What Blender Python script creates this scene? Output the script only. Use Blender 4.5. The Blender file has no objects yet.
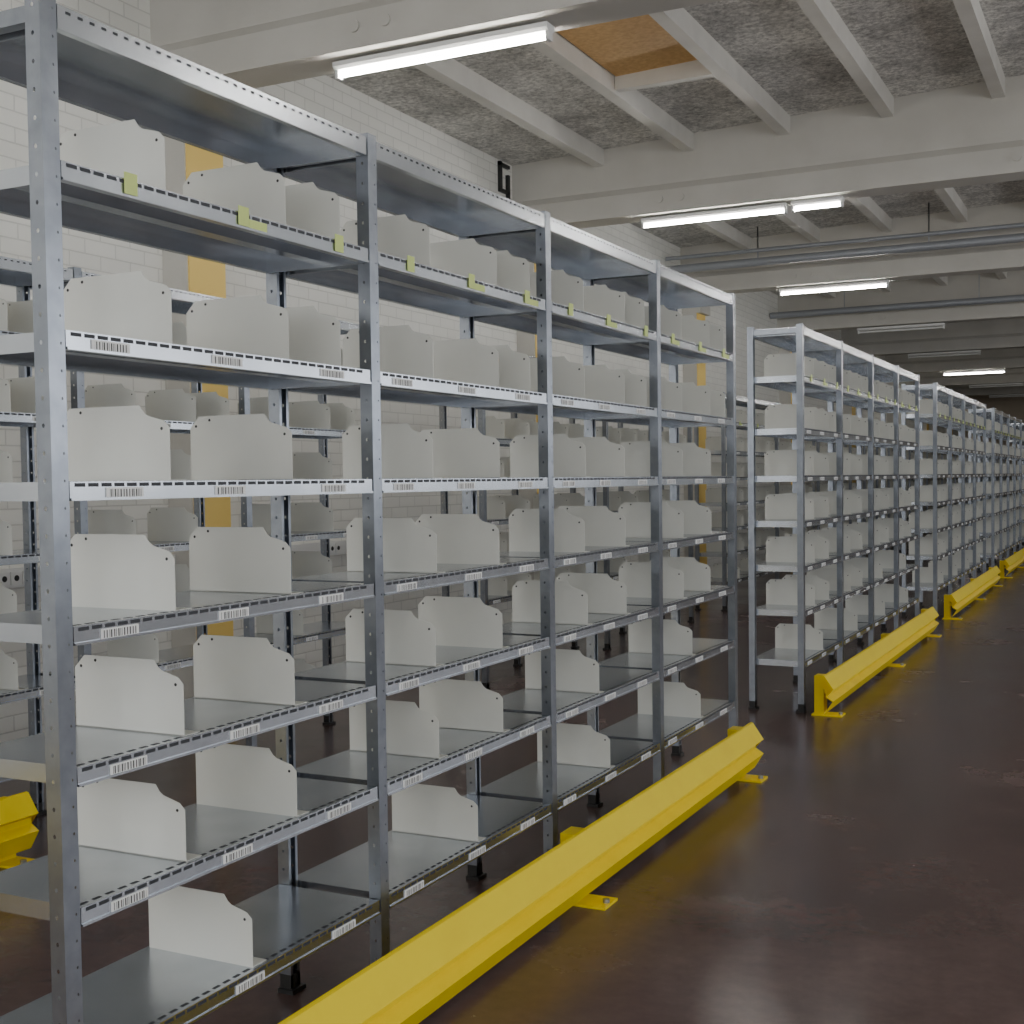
import bpy, math, random
from mathutils import Vector, Matrix
random.seed(3)
S = bpy.context.scene
COL = S.collection

# ------------------------------------------------------------ mesh builder
class MB:
    def __init__(s): s.v=[]; s.f=[]; s.m=[]
    def quad(s,a,b,c,d,m=0):
        i=len(s.v); s.v+= [tuple(a),tuple(b),tuple(c),tuple(d)]; s.f.append((i,i+1,i+2,i+3)); s.m.append(m)
    def box(s,x0,x1,y0,y1,z0,z1,m=0):
        i=len(s.v)
        s.v+=[(x0,y0,z0),(x1,y0,z0),(x1,y1,z0),(x0,y1,z0),(x0,y0,z1),(x1,y0,z1),(x1,y1,z1),(x0,y1,z1)]
        for f in ((0,3,2,1),(4,5,6,7),(0,1,5,4),(1,2,6,5),(2,3,7,6),(3,0,4,7)):
            s.f.append(tuple(i+k for k in f)); s.m.append(m)
    def prism(s,poly,axis,a0,a1,m=0,closed=True,caps=True):
        def P(p,a):
            if axis=='x': return (a,p[0],p[1])
            if axis=='y': return (p[0],a,p[1])
            return (p[0],p[1],a)
        i=len(s.v); n=len(poly)
        s.v+=[P(p,a0) for p in poly]+[P(p,a1) for p in poly]
        for k in range(n if closed else n-1):
            k2=(k+1)%n
            s.f.append((i+k,i+k2,i+n+k2,i+n+k)); s.m.append(m)
        if closed and caps:
            s.f.append(tuple(i+k for k in reversed(range(n)))); s.m.append(m)
            s.f.append(tuple(i+n+k for k in range(n))); s.m.append(m)
    def cyl(s,c,r,axis,a0,a1,n=12,m=0):
        poly=[(c[0]+r*math.cos(2*math.pi*k/n),c[1]+r*math.sin(2*math.pi*k/n)) for k in range(n)]
        s.prism(poly,axis,a0,a1,m)
    def perf(s,o,u,v,w,h,pitch,r,m=0,off=0.0):
        o=Vector(o);u=Vector(u);v=Vector(v)
        nc=int(round(h/pitch)); p=h/nc
        for k in range(nc):
            z0=k*p; cx=w/2+off; cz=z0+p/2
            outer=[(0,z0),(w/2,z0),(w,z0),(w,cz),(w,z0+p),(w/2,z0+p),(0,z0+p),(0,cz)]
            inner=[]
            for (a,b) in [(-.7,-.7),(0,-1),(.7,-.7),(1,0),(.7,.7),(0,1),(-.7,.7),(-1,0)]:
                inner.append((cx+a*r,cz+b*r*1.25))
            i=len(s.v)
            for (a,b) in outer+inner: s.v.append(tuple(o+u*a+v*b))
            for q in range(8):
                q2=(q+1)%8
                s.f.append((i+q,i+q2,i+8+q2,i+8+q)); s.m.append(m)
    def mesh(s,name,mats,smooth=False):
        me=bpy.data.meshes.new(name); me.from_pydata(s.v,[],s.f)
        for mt in mats: me.materials.append(mt)
        me.polygons.foreach_set('material_index',s.m)
        if smooth: me.polygons.foreach_set('use_smooth',[True]*len(s.f))
        me.update(); return me
def ob(name,me,parent=None,loc=(0,0,0)):
    o=bpy.data.objects.new(name,me); COL.objects.link(o); o.location=loc
    if parent: o.parent=parent
    return o
def empty(name,loc):
    o=bpy.data.objects.new(name,None); COL.objects.link(o); o.location=loc; o.empty_display_size=.1; return o

# ------------------------------------------------------------ materials
def mat(name,color,rough=.5,metal=0.0,noise=None,bump=None,emit=None,spec=None):
    m=bpy.data.materials.new(name); m.use_nodes=True
    nt=m.node_tree; N=nt.nodes; L=nt.links; b=N['Principled BSDF']
    b.inputs['Base Color'].default_value=(*color,1); b.inputs['Roughness'].default_value=rough
    b.inputs['Metallic'].default_value=metal
    if spec is not None: b.inputs['Specular IOR Level'].default_value=spec
    tc=N.new('ShaderNodeTexCoord')
    if noise:
        n=N.new('ShaderNodeTexNoise'); n.inputs['Scale'].default_value=noise[0]; n.inputs['Detail'].default_value=5
        L.new(tc.outputs['Object'],n.inputs['Vector'])
        r=N.new('ShaderNodeValToRGB'); r.color_ramp.elements[0].position=noise[2]; r.color_ramp.elements[1].position=noise[3]
        r.color_ramp.elements[0].color=(*color,1); r.color_ramp.elements[1].color=(*noise[1],1)
        L.new(n.outputs['Fac'],r.inputs['Fac']); L.new(r.outputs['Color'],b.inputs['Base Color'])
    if bump:
        n=N.new('ShaderNodeTexNoise'); n.inputs['Scale'].default_value=bump[0]; n.inputs['Detail'].default_value=4
        L.new(tc.outputs['Object'],n.inputs['Vector'])
        bp=N.new('ShaderNodeBump'); bp.inputs['Strength'].default_value=bump[1]; bp.inputs['Distance'].default_value=.01
        L.new(n.outputs['Fac'],bp.inputs['Height']); L.new(bp.outputs['Normal'],b.inputs['Normal'])
    if emit:
        b.inputs['Emission Color'].default_value=(*emit[0],1); b.inputs['Emission Strength'].default_value=emit[1]
    return m

M_galv=mat('galvanised_steel',(.29,.315,.355),.30,.95,noise=(20,(.35,.375,.42),.35,.65))
M_galvs=mat('galvanised_shelf',(.52,.55,.59),.24,.95,noise=(8,(.60,.63,.67),.35,.7))
M_slot=mat('slot_dark',(.04,.043,.05),.6)
M_plate=mat('divider_enamel',(.70,.70,.645),.40,0,noise=(3,(.75,.75,.69),.4,.6))
M_tape=mat('green_tape',(.66,.78,.26),.6)
M_yel=mat('yellow_paint',(.96,.73,.0),.42,0,noise=(7,(.92,.68,.0),.45,.75),spec=.3)
M_yelwall=mat('yellow_column_paint',(.98,.70,.20),.6,0)
M_conc=mat('painted_concrete',(.57,.55,.50),.75,0,noise=(2.2,(.63,.61,.56),.35,.7),bump=(40,.15))
M_purl=mat('painted_timber',(.66,.64,.59),.7,0,noise=(5,(.72,.70,.65),.35,.7))
M_white=mat('white_enamel',(.8,.8,.78),.4)
M_tube=mat('tube_glow',(1,1,1),.4,emit=((1,.97,.91),80))
M_tubeoff=mat('tube_unlit',(.85,.85,.83),.3)
M_black=mat('black_plastic',(.02,.02,.02),.5)
M_rwall=mat('plaster_paint',(.62,.61,.58),.8,bump=(30,.1))
M_far=mat('far_wall_paint',(.50,.43,.34),.8)
M_osb=mat('chipboard_panel',(.62,.36,.13),.7,0,noise=(30,(.74,.47,.19),.35,.65))
M_duct=mat('grey_pipe_paint',(.36,.38,.41),.45,.3)

M_lab=mat('barcode_label',(.85,.85,.83),.5)
nt=M_lab.node_tree; N=nt.nodes; L=nt.links; b=N['Principled BSDF']
tc=N.new('ShaderNodeTexCoord'); mp=N.new('ShaderNodeMapping'); mp.inputs['Scale'].default_value=(0,260,0)
n=N.new('ShaderNodeTexNoise'); n.inputs['Scale'].default_value=1; n.inputs['Detail'].default_value=0
r=N.new('ShaderNodeValToRGB'); r.color_ramp.interpolation='CONSTANT'
r.color_ramp.elements[0].color=(.03,.03,.03,1); r.color_ramp.elements[1].color=(.85,.85,.83,1); r.color_ramp.elements[1].position=.47
L.new(tc.outputs['Object'],mp.inputs['Vector']); L.new(mp.outputs['Vector'],n.inputs['Vector']); L.new(n.outputs['Fac'],r.inputs['Fac']); L.new(r.outputs['Color'],b.inputs['Base Color'])
M_labw=mat('label_paper',(.92,.92,.90),.5)

M_brick=mat('white_painted_brick',(.86,.85,.80),.6)
nt=M_brick.node_tree; N=nt.nodes; L=nt.links; b=N['Principled BSDF']
tc=N.new('ShaderNodeTexCoord'); sp=N.new('ShaderNodeSeparateXYZ'); cb=N.new('ShaderNodeCombineXYZ')
L.new(tc.outputs['Object'],sp.inputs[0]); L.new(sp.outputs['Y'],cb.inputs['X']); L.new(sp.outputs['Z'],cb.inputs['Y'])
br=N.new('ShaderNodeTexBrick'); br.inputs['Scale'].default_value=1
br.inputs['Brick Width'].default_value=.24; br.inputs['Row Height'].default_value=.085; br.inputs['Mortar Size'].default_value=.005
br.inputs['Mortar Smooth'].default_value=.4
br.inputs['Color1'].default_value=(.91,.90,.84,1); br.inputs['Color2'].default_value=(.87,.86,.80,1); br.inputs['Mortar'].default_value=(.72,.71,.66,1)
L.new(cb.outputs[0],br.inputs['Vector']); L.new(br.outputs['Color'],b.inputs['Base Color'])
bp=N.new('ShaderNodeBump'); bp.invert=True; bp.inputs['Strength'].default_value=.5; bp.inputs['Distance'].default_value=.006
L.new(br.outputs['Fac'],bp.inputs['Height']); L.new(bp.outputs['Normal'],b.inputs['Normal'])

M_floor=mat('worn_brown_floor',(.06,.035,.035),.34)
nt=M_floor.node_tree; N=nt.nodes; L=nt.links; b=N['Principled BSDF']
tc=N.new('ShaderNodeTexCoord')
n1=N.new('ShaderNodeTexNoise'); n1.inputs['Scale'].default_value=1.1; n1.inputs['Detail'].default_value=10; n1.inputs['Roughness'].default_value=.68
n2=N.new('ShaderNodeTexNoise'); n2.inputs['Scale'].default_value=9; n2.inputs['Detail'].default_value=8; n2.inputs['Roughness'].default_value=.7
for q in (n1,n2): L.new(tc.outputs['Object'],q.inputs['Vector'])
r=N.new('ShaderNodeValToRGB'); r.color_ramp.elements[0].color=(.118,.072,.066,1); r.color_ramp.elements[1].color=(.19,.118,.108,1)
r.color_ramp.elements[0].position=.35; r.color_ramp.elements[1].position=.66
L.new(n1.outputs['Fac'],r.inputs['Fac'])
mx=N.new('ShaderNodeMixRGB'); mx.blend_type='MULTIPLY'; mx.inputs['Fac'].default_value=.5
L.new(r.outputs['Color'],mx.inputs['Color1']); L.new(n2.outputs['Fac'],mx.inputs['Color2']); L.new(mx.outputs['Color'],b.inputs['Base Color'])
mr=N.new('ShaderNodeMapRange'); mr.inputs['From Min'].default_value=.3; mr.inputs['From Max'].default_value=.7; mr.inputs['To Min'].default_value=.17; mr.inputs['To Max'].default_value=.30
L.new(n1.outputs['Fac'],mr.inputs['Value']); L.new(mr.outputs['Result'],b.inputs['Roughness'])
b.inputs['Specular IOR Level'].default_value=.65
bp=N.new('ShaderNodeBump'); bp.inputs['Strength'].default_value=.07; bp.inputs['Distance'].default_value=.008
L.new(n2.outputs['Fac'],bp.inputs['Height']); L.new(bp.outputs['Normal'],b.inputs['Normal'])

M_ceil=mat('wood_wool_board',(.3,.3,.28),.95)
nt=M_ceil.node_tree; N=nt.nodes; L=nt.links; b=N['Principled BSDF']
tc=N.new('ShaderNodeTexCoord')
n1=N.new('ShaderNodeTexNoise'); n1.inputs['Scale'].default_value=24; n1.inputs['Detail'].default_value=8; n1.inputs['Roughness'].default_value=.8
n2=N.new('ShaderNodeTexNoise'); n2.inputs['Scale'].default_value=2.5; n2.inputs['Detail'].default_value=9; n2.inputs['Roughness'].default_value=.7
for q in (n1,n2): L.new(tc.outputs['Object'],q.inputs['Vector'])
r=N.new('ShaderNodeValToRGB'); r.color_ramp.elements[0].color=(.36,.35,.33,1); r.color_ramp.elements[1].color=(.92,.90,.85,1)
r.color_ramp.elements[0].position=.37; r.color_ramp.elements[1].position=.60
L.new(n1.outputs['Fac'],r.inputs['Fac'])
r2=N.new('ShaderNodeValToRGB'); r2.color_ramp.elements[0].color=(.35,.35,.35,1); r2.color_ramp.elements[1].color=(1,1,1,1)
r2.color_ramp.elements[0].position=.38; r2.color_ramp.elements[1].position=.58
L.new(n2.outputs['Fac'],r2.inputs['Fac'])
mx=N.new('ShaderNodeMixRGB'); mx.blend_type='MULTIPLY'; mx.inputs['Fac'].default_value=.55
L.new(r.outputs['Color'],mx.inputs['Color1']); L.new(r2.outputs['Color'],mx.inputs['Color2']); L.new(mx.outputs['Color'],b.inputs['Base Color'])
bp=N.new('ShaderNodeBump'); bp.inputs['Strength'].default_value=.5; bp.inputs['Distance'].default_value=.012
L.new(n1.outputs['Fac'],bp.inputs['Height']); L.new(bp.outputs['Normal'],b.inputs['Normal'])

# ------------------------------------------------------------ camera
CH=1.39; F=1260.0
th=math.atan2(630,F); p=math.atan2(48,F); a=math.radians(.77)
fw=Vector((-math.sin(th)*math.cos(p),math.cos(th)*math.cos(p),-math.sin(p)))
R0=Vector((math.cos(th),math.sin(th),0)); U0=R0.cross(fw)
R=R0*math.cos(a)-U0*math.sin(a); U=R.cross(fw)
cam=bpy.data.cameras.new('camera'); cam.sensor_width=36; cam.sensor_fit='HORIZONTAL'; cam.lens=36*F/1024; cam.clip_end=200; cam.clip_start=.05
cam.shift_y=17/1024
co=bpy.data.objects.new('camera',cam); COL.objects.link(co)
mw=Matrix(((R.x,U.x,-fw.x,0),(R.y,U.y,-fw.y,0),(R.z,U.z,-fw.z,CH),(0,0,0,1)))
co.matrix_world=mw; S.camera=co

# ------------------------------------------------------------ room
XL,XR,Y0,Y1=-5.4,5.2,-5.0,45.0
def zc(x): return 4.40+.035*(x+5.4)
m=MB(); m.box(XL-.2,XR+.2,Y0-.2,Y1+.2,-.15,0); ob('floor',m.mesh('floor',[M_floor]))
m=MB(); m.prism([(XL-.2,zc(XL-.2)),(XR+.2,zc(XR+.2)),(XR+.2,zc(XR)+.2),(XL-.2,zc(XL)+.2)],'y',Y0-.2,Y1+.2); ob('ceiling',m.mesh('ceiling',[M_ceil]))
m=MB(); m.box(XL-.2,XL,Y0,Y1,0,zc(XL)); ob('wall_left',m.mesh('wall_left',[M_brick]))
m=MB(); m.box(XL,XR,Y1,Y1+.2,0,zc(XL)); ob('wall_back',m.mesh('wall_back',[M_far]))
m=MB(); zt=zc(XL)
m.box(XL,XR,Y0-.2,Y0,0,1.0); m.box(XL,XR,Y0-.2,Y0,3.6,zt)
for x0,x1 in ((XL,-4.6),(-.35,.15),(4.4,XR)): m.box(x0,x1,Y0-.2,Y0,1.0,3.6)
ob('wall_front',m.mesh('wall_front',[M_rwall]))
wi=0
added_fwins=[(-4.6,-.35),(.15,4.4)]  # unseen windows, added so light from behind the camera reaches the dividers
for a0,a1 in added_fwins:
    wi+=1; m=MB(); fr=.05
    m.box(a0,a1,Y0-.12,Y0-.05,1.0,1.0+fr); m.box(a0,a1,Y0-.12,Y0-.05,3.6-fr,3.6)
    for q in range(5):
        xq=a0+(a1-a0-fr)*q/4; m.box(xq,xq+fr,Y0-.12,Y0-.05,1.0+fr,3.6-fr)
    ob('added_window_%d'%wi,m.mesh('added_window',[M_white]))
m=MB(); zt=zc(XR); added_wins=[]  # unseen window strip, added to bring cool light in from the right
m.box(XR,XR+.2,Y0,Y1,0,1.3); m.box(XR,XR+.2,Y0,Y1,3.3,zt)
yy=Y0
while yy<20:
    m.box(XR,XR+.2,yy,yy+1.3,1.3,3.3); added_wins.append((yy+1.3,yy+5)); yy+=5
m.box(XR,XR+.2,yy,Y1,1.3,3.3)
ob('wall_right',m.mesh('wall_right',[M_rwall]))
for (a0,a1) in added_wins:
    wi+=1; m=MB(); fr=.05
    m.box(XR+.05,XR+.12,a0,a1,1.3,1.3+fr); m.box(XR+.05,XR+.12,a0,a1,3.3-fr,3.3)
    nn=3
    for q in range(nn+1):
        yq=a0+(a1-a0-fr)*q/nn; m.box(XR+.05,XR+.12,yq,yq+fr,1.3+fr,3.3-fr)
    ob('added_window_%d'%wi,m.mesh('added_window',[M_white]))

BY=[6.09+4.92*k for k in range(-2,8)]
ZB=CH+2.40
for by in BY:
    m=MB()
    pr=[(by-.15,ZB),(by+.15,ZB),(by+.15,ZB+.20),(by+.11,ZB+.26),(by+.11,4.75),(by-.11,4.75),(by-.11,ZB+.26),(by-.15,ZB+.20)]
    n=len(pr)
    for X in (XL,XR):
        for (y,z) in pr: m.v.append((X,y,z if z<4.6 else zc(X)))
    for k in range(n):
        k2=(k+1)%n; m.f.append((k,k2,n+k2,n+k)); m.m.append(0)
    m.f.append(tuple(reversed(range(n)))); m.m.append(0); m.f.append(tuple(range(n,2*n))); m.m.append(0)
    for cx in (-3.9,-3.7,-.9,-.7):
        m.cyl((cx,ZB+.12),.035,'y',by-.165,by-.149,14,0)
    ob('ceiling_beam',m.mesh('ceiling_beam',[M_conc]))
    if by>0:
        m=MB(); c0=by-.04
        m.box(XL,XL+.2,c0,c0+.34,0,3.55,0); m.box(XL,XL+.26,c0-.03,c0+.37,3.55,ZB,1)
        m.box(XL,XL+.19,c0-.012,c0,0,3.55,1)
        ob('wall_column',m.mesh('wall_column',[M_yelwall,M_conc]))
for k in range(12):
    X=-4.50+.865*k
    if X>XR-.1: break
    m=MB(); m.box(X-.05,X+.05,Y0,Y1,zc(X)-.15,zc(X)+.01); ob('ceiling_purlin',m.mesh('ceiling_purlin',[M_purl]))
m=MB(); m.prism([(-3.57,zc(-3.57)-.03),(-2.83,zc(-2.83)-.03),(-2.83,zc(-2.83)-.005),(-3.57,zc(-3.57)-.005)],'y',7.2,9.0,0)
m.box(-3.58,-2.82,9.0,9.08,zc(-3.2)-.14,zc(-3.2)-.01,1); m.box(-3.58,-2.82,7.12,7.2,zc(-3.2)-.14,zc(-3.2)-.01,1)
ob('ceiling_chipboard_panel',m.mesh('chipboard_panel',[M_osb,M_purl]))
for (py,pz,pr) in ((15.2,4.02,.05),(20.2,4.0,.05),(15.2,4.16,.025)):
    m=MB(); m.cyl((py,pz),pr,'x',XL+.02,XR-.02,16,0)
    for X in (-4.2,-2.2,-.2,1.8,3.8): m.box(X-.006,X+.006,py-.006,py+.006,pz,zc(X),0)
    ob('ceiling_pipe',m.mesh('ceiling_pipe',[M_duct],False))
m=MB(); m.box(XL,XL+.05,1.0,9.9,.86,.96,0)
for ys in (4.6,4.68,4.76,4.84,7.6,7.68,7.76):
    m.box(XL+.05,XL+.058,ys,ys+.07,.875,.945,0); m.cyl((ys+.035,.91),.016,'x',XL+.058,XL+.060,12,1)
ob('wall_socket_trunking',m.mesh('wall_socket_trunking',[M_white,M_black]))
m=MB()
m.box(XL,XL+.03,10.60,10.64,4.12,4.38); m.box(XL,XL+.03,10.76,10.80,4.0,4.28)
m.box(XL,XL+.03,10.60,10.80,4.34,4.37); m.box(XL,XL+.03,10.60,10.80,4.10,4.13)
ob('wall_bracket',m.mesh('wall_bracket',[M_black]))

def fixture(x0,x1,y,z,lit=True):
    e=empty('fluorescent_light',((x0+x1)/2,y,z)); l=(x1-x0)/2
    m=MB(); m.prism([(-.05,0),(.05,0),(.05,-.025),(.03,-.04),(-.03,-.04),(-.05,-.025)],'x',-l,l,0)
    for s in (-1,1): m.box(l-.02 if s>0 else -l, l if s>0 else -l+.02,-.025,.025,-.085,-.04,0)
    ob('housing',m.mesh('housing',[M_white]),e)
    m=MB(); m.cyl((0,-.064),.014,'x',-l+.02,l-.02,14,0); ob('tube',m.mesh('tube',[M_tube if lit else M_tubeoff],False),e)
for i,by in enumerate(BY):
    lit=(i-2) in (-2,-1,0,1,2,5)
    fixture(-4.12,-2.78,by,ZB-.012,lit)
    fixture(.6,1.94,by,ZB-.012,True)  # unseen lamp row, added and kept lit to brighten the aisle and far end
    if i-2==1: fixture(-2.74,-2.30,by+.02,ZB-.004,True)

# ------------------------------------------------------------ rack
B=1.074; D=.33; HT=2.285
LV=[1.99,1.68,1.40,1.13,.865,.60,.30]
W=.04
m=MB()
for k in range(5):
    yc=k*B
    for (xf,sgn) in ((0,-1),(-D,1)):
        m.perf((xf,yc-W/2,.012),(0,1,0),(0,0,1),W,HT-.012,.05,.0024,off=.010)
        for ys in (yc-W/2,yc+W/2):
            m.perf((xf,ys,.012),(sgn,0,0),(0,0,1),.036,HT-.012,.05,.0036)
        for ys,s2 in ((yc-W/2,1),(yc+W/2,-1)):
            m.quad((xf+sgn*.036,ys,.012),(xf+sgn*.036,ys+s2*.01,.012),(xf+sgn*.036,ys+s2*.01,HT),(xf+sgn*.036,ys,HT))
        m.box(min(xf,xf+sgn*.045)-.003,max(xf,xf+sgn*.045)+.003,yc-.03,yc+.03,0,.012,1)
        m.box(min(xf,xf+sgn*.036),max(xf,xf+sgn*.036),yc-.021,yc+.021,.012,.05,1)
    for z in (HT-.05,):
        m.box(-D+.036,-.036,yc-.012,yc+.012,z,z+.03,0)
frame_me=m.mesh('rack_frame',[M_galv,M_black])
m=MB(); lip=.036
for k in range(4):
    ya=k*B+.024; yb=(k+1)*B-.024
    for li,z in enumerate([HT-.012]+LV):
        lp=.045 if li==0 else lip
        xa,xb=-D+.004,-.002
        m.box(xa,xb,ya,yb,z-.002,z,0)
        m.box(xb-.002,xb,ya,yb,z-lp,z-.002,0)
        m.box(xb-.016,xb-.002,ya,yb,z-lp,z-lp+.002,0)
        m.box(xa,xa+.002,ya,yb,z-lp,z-.002,0)
        m.box(xa,xa+.016,ya,yb,z-lp,z-lp+.002,0)
        for y in (ya,yb-.002): m.box(xa+.002,xb-.002,y,y+.002,z-lp,z-.002,0)
        if li==0:
            q=ya+.02
            while q<yb-.03:
                m.box(xb,xb+.0006,q,q+.012,z-.013,z-.008,1); q+=.03
        else:
            q=ya+.012
            while q<yb-.03:
                m.box(xb,xb+.0006,q,q+.026,z-.010,z-.003,1)
                m.box(xb-.020,xb-.012,q,q+.020,z,z+.0006,1)
                q+=.034
            m.box(xb,xb+.004,ya,yb,z-lp,z-lp+.005,0)
            m.box(-D/2-.02,-D/2+.02,ya+.002,yb-.002,z-.02,z-.002,0)
shelf_me=m.mesh('rack_shelves',[M_galvs,M_slot])
m=MB()
def divider(y,z):
    T=.0016
    o=-.318
    pr=[(0,0),(0,.130),(.028,.158),(.225,.158),(.236,.143),(.246,.136),(.290,.124),(.304,.110),(.304,0)]
    m.prism([(o+a_,z+b_) for a_,b_ in pr],'y',y,y+T,0)
    m.box(o,o+.304,y,y+.05,z+.0006,z+.002,0)
    for (hx,hz) in ((.018,.134),(.284,.108),(.06,.148)):
        m.cyl((o+hx,z+hz),.0035,'y',y-.0005,y+T+.0005,8,1)
for k in range(4):
    for li,z in enumerate(LV):
        ps=[.298,.668] if li<6 else [.50]
        if li<2: ps=ps+[.88]
        if li==5 and k>=2: ps=[.40]
        for q in ps: divider(k*B+q*B+random.uniform(-.012,.012),z)
div_me=m.mesh('rack_dividers',[M_plate,M_black])
m=MB()
for k in range(4):
    for li,z in enumerate(LV):
        for q in (.135,.465,.805):
            yy=k*B+q*B+random.uniform(-.02,.02)
            x=.0005
            if li==0:
                m.box(x,x+.002,yy+.02,yy+.055,z-.03,z+.012,1)
                if random.random()<.5: m.box(x,x+.0012,yy+.057,yy+.12,z-.032,z-.012,1)
            else:
                m.box(-.0014,x,yy-.05,yy+.05,z-.036,z-.012,2)
                m.box(x,x+.0006,yy-.044,yy+.044,z-.030,z-.015,0)
lab_me=m.mesh('rack_labels',[M_lab,M_tape,M_labw])

RY=[1.70,7.39,12.78,18.1,23.5,28.9,34.3,39.6]
def rack(x,y):
    e=empty('shelving_rack',(x,y,0))
    ob('frame',frame_me,e); ob('shelves',shelf_me,e); ob('dividers',div_me,e); ob('labels',lab_me,e)
    return e
m=MB(); GL=4.20
pr=[(.004,.205),(.004,.238),(.014,.249),(.024,.246),(.074,.172),(.036,.152),(.036,.130),(.074,.106),(.030,.036)]
in_=[(a_-.007,b_-.004) for a_,b_ in pr]
m.prism(pr+list(reversed(in_)),'y',0,GL,0)
for y in (.10,GL/2+.1,GL-.13):
    m.box(-.06,-.005,y,y+.09,.0,.232,0)
    m.box(-.075,.10,y-.01,y+.10,0,.008,0)
    m.box(-.005,.028,y+.01,y+.08,.13,.15,0)
    m.cyl((.082,y+.045),.012,'z',.008,.02,8,1)
rail_me=m.mesh('guard_rail',[M_yel,M_galv])
for X in (-1.775,-3.89):
    for y in RY:
        rack(X,y)
        if X>-2: ob('guard_rail',rail_me,None,(X+.132,y-.17,0))
ob('guard_rail',rail_me,None,(-3.76,3.38-GL,0))

# ------------------------------------------------------------ lighting
w=bpy.data.worlds.new('world'); S.world=w; w.use_nodes=True
bg=w.node_tree.nodes['Background']; bg.inputs['Color'].default_value=(.85,.91,1,1); bg.inputs['Strength'].default_value=1.2
def added_fill(loc,rot,sx,sy,e):  # area lamps added inside the unseen window openings as room fill
    l=bpy.data.lights.new('added_window_fill','AREA'); l.shape='RECTANGLE'; l.size=sx; l.size_y=sy; l.energy=e; l.color=(.95,.97,1)
    o=bpy.data.objects.new('added_window_fill',l); COL.objects.link(o); o.location=loc; o.rotation_euler=rot
for i,(a0,a1) in enumerate(added_wins):
    added_fill((XR-.02,(a0+a1)/2,2.3),(0,math.radians(90),0),2.0,a1-a0,56 if i<4 else 40)  # added side fill at the right-hand openings
for (a0,a1) in added_fwins:
    added_fill(((a0+a1)/2,Y0+.02,2.3),(math.radians(90),0,0),a1-a0,2.6,115)  # added fill behind the camera, brightens divider faces
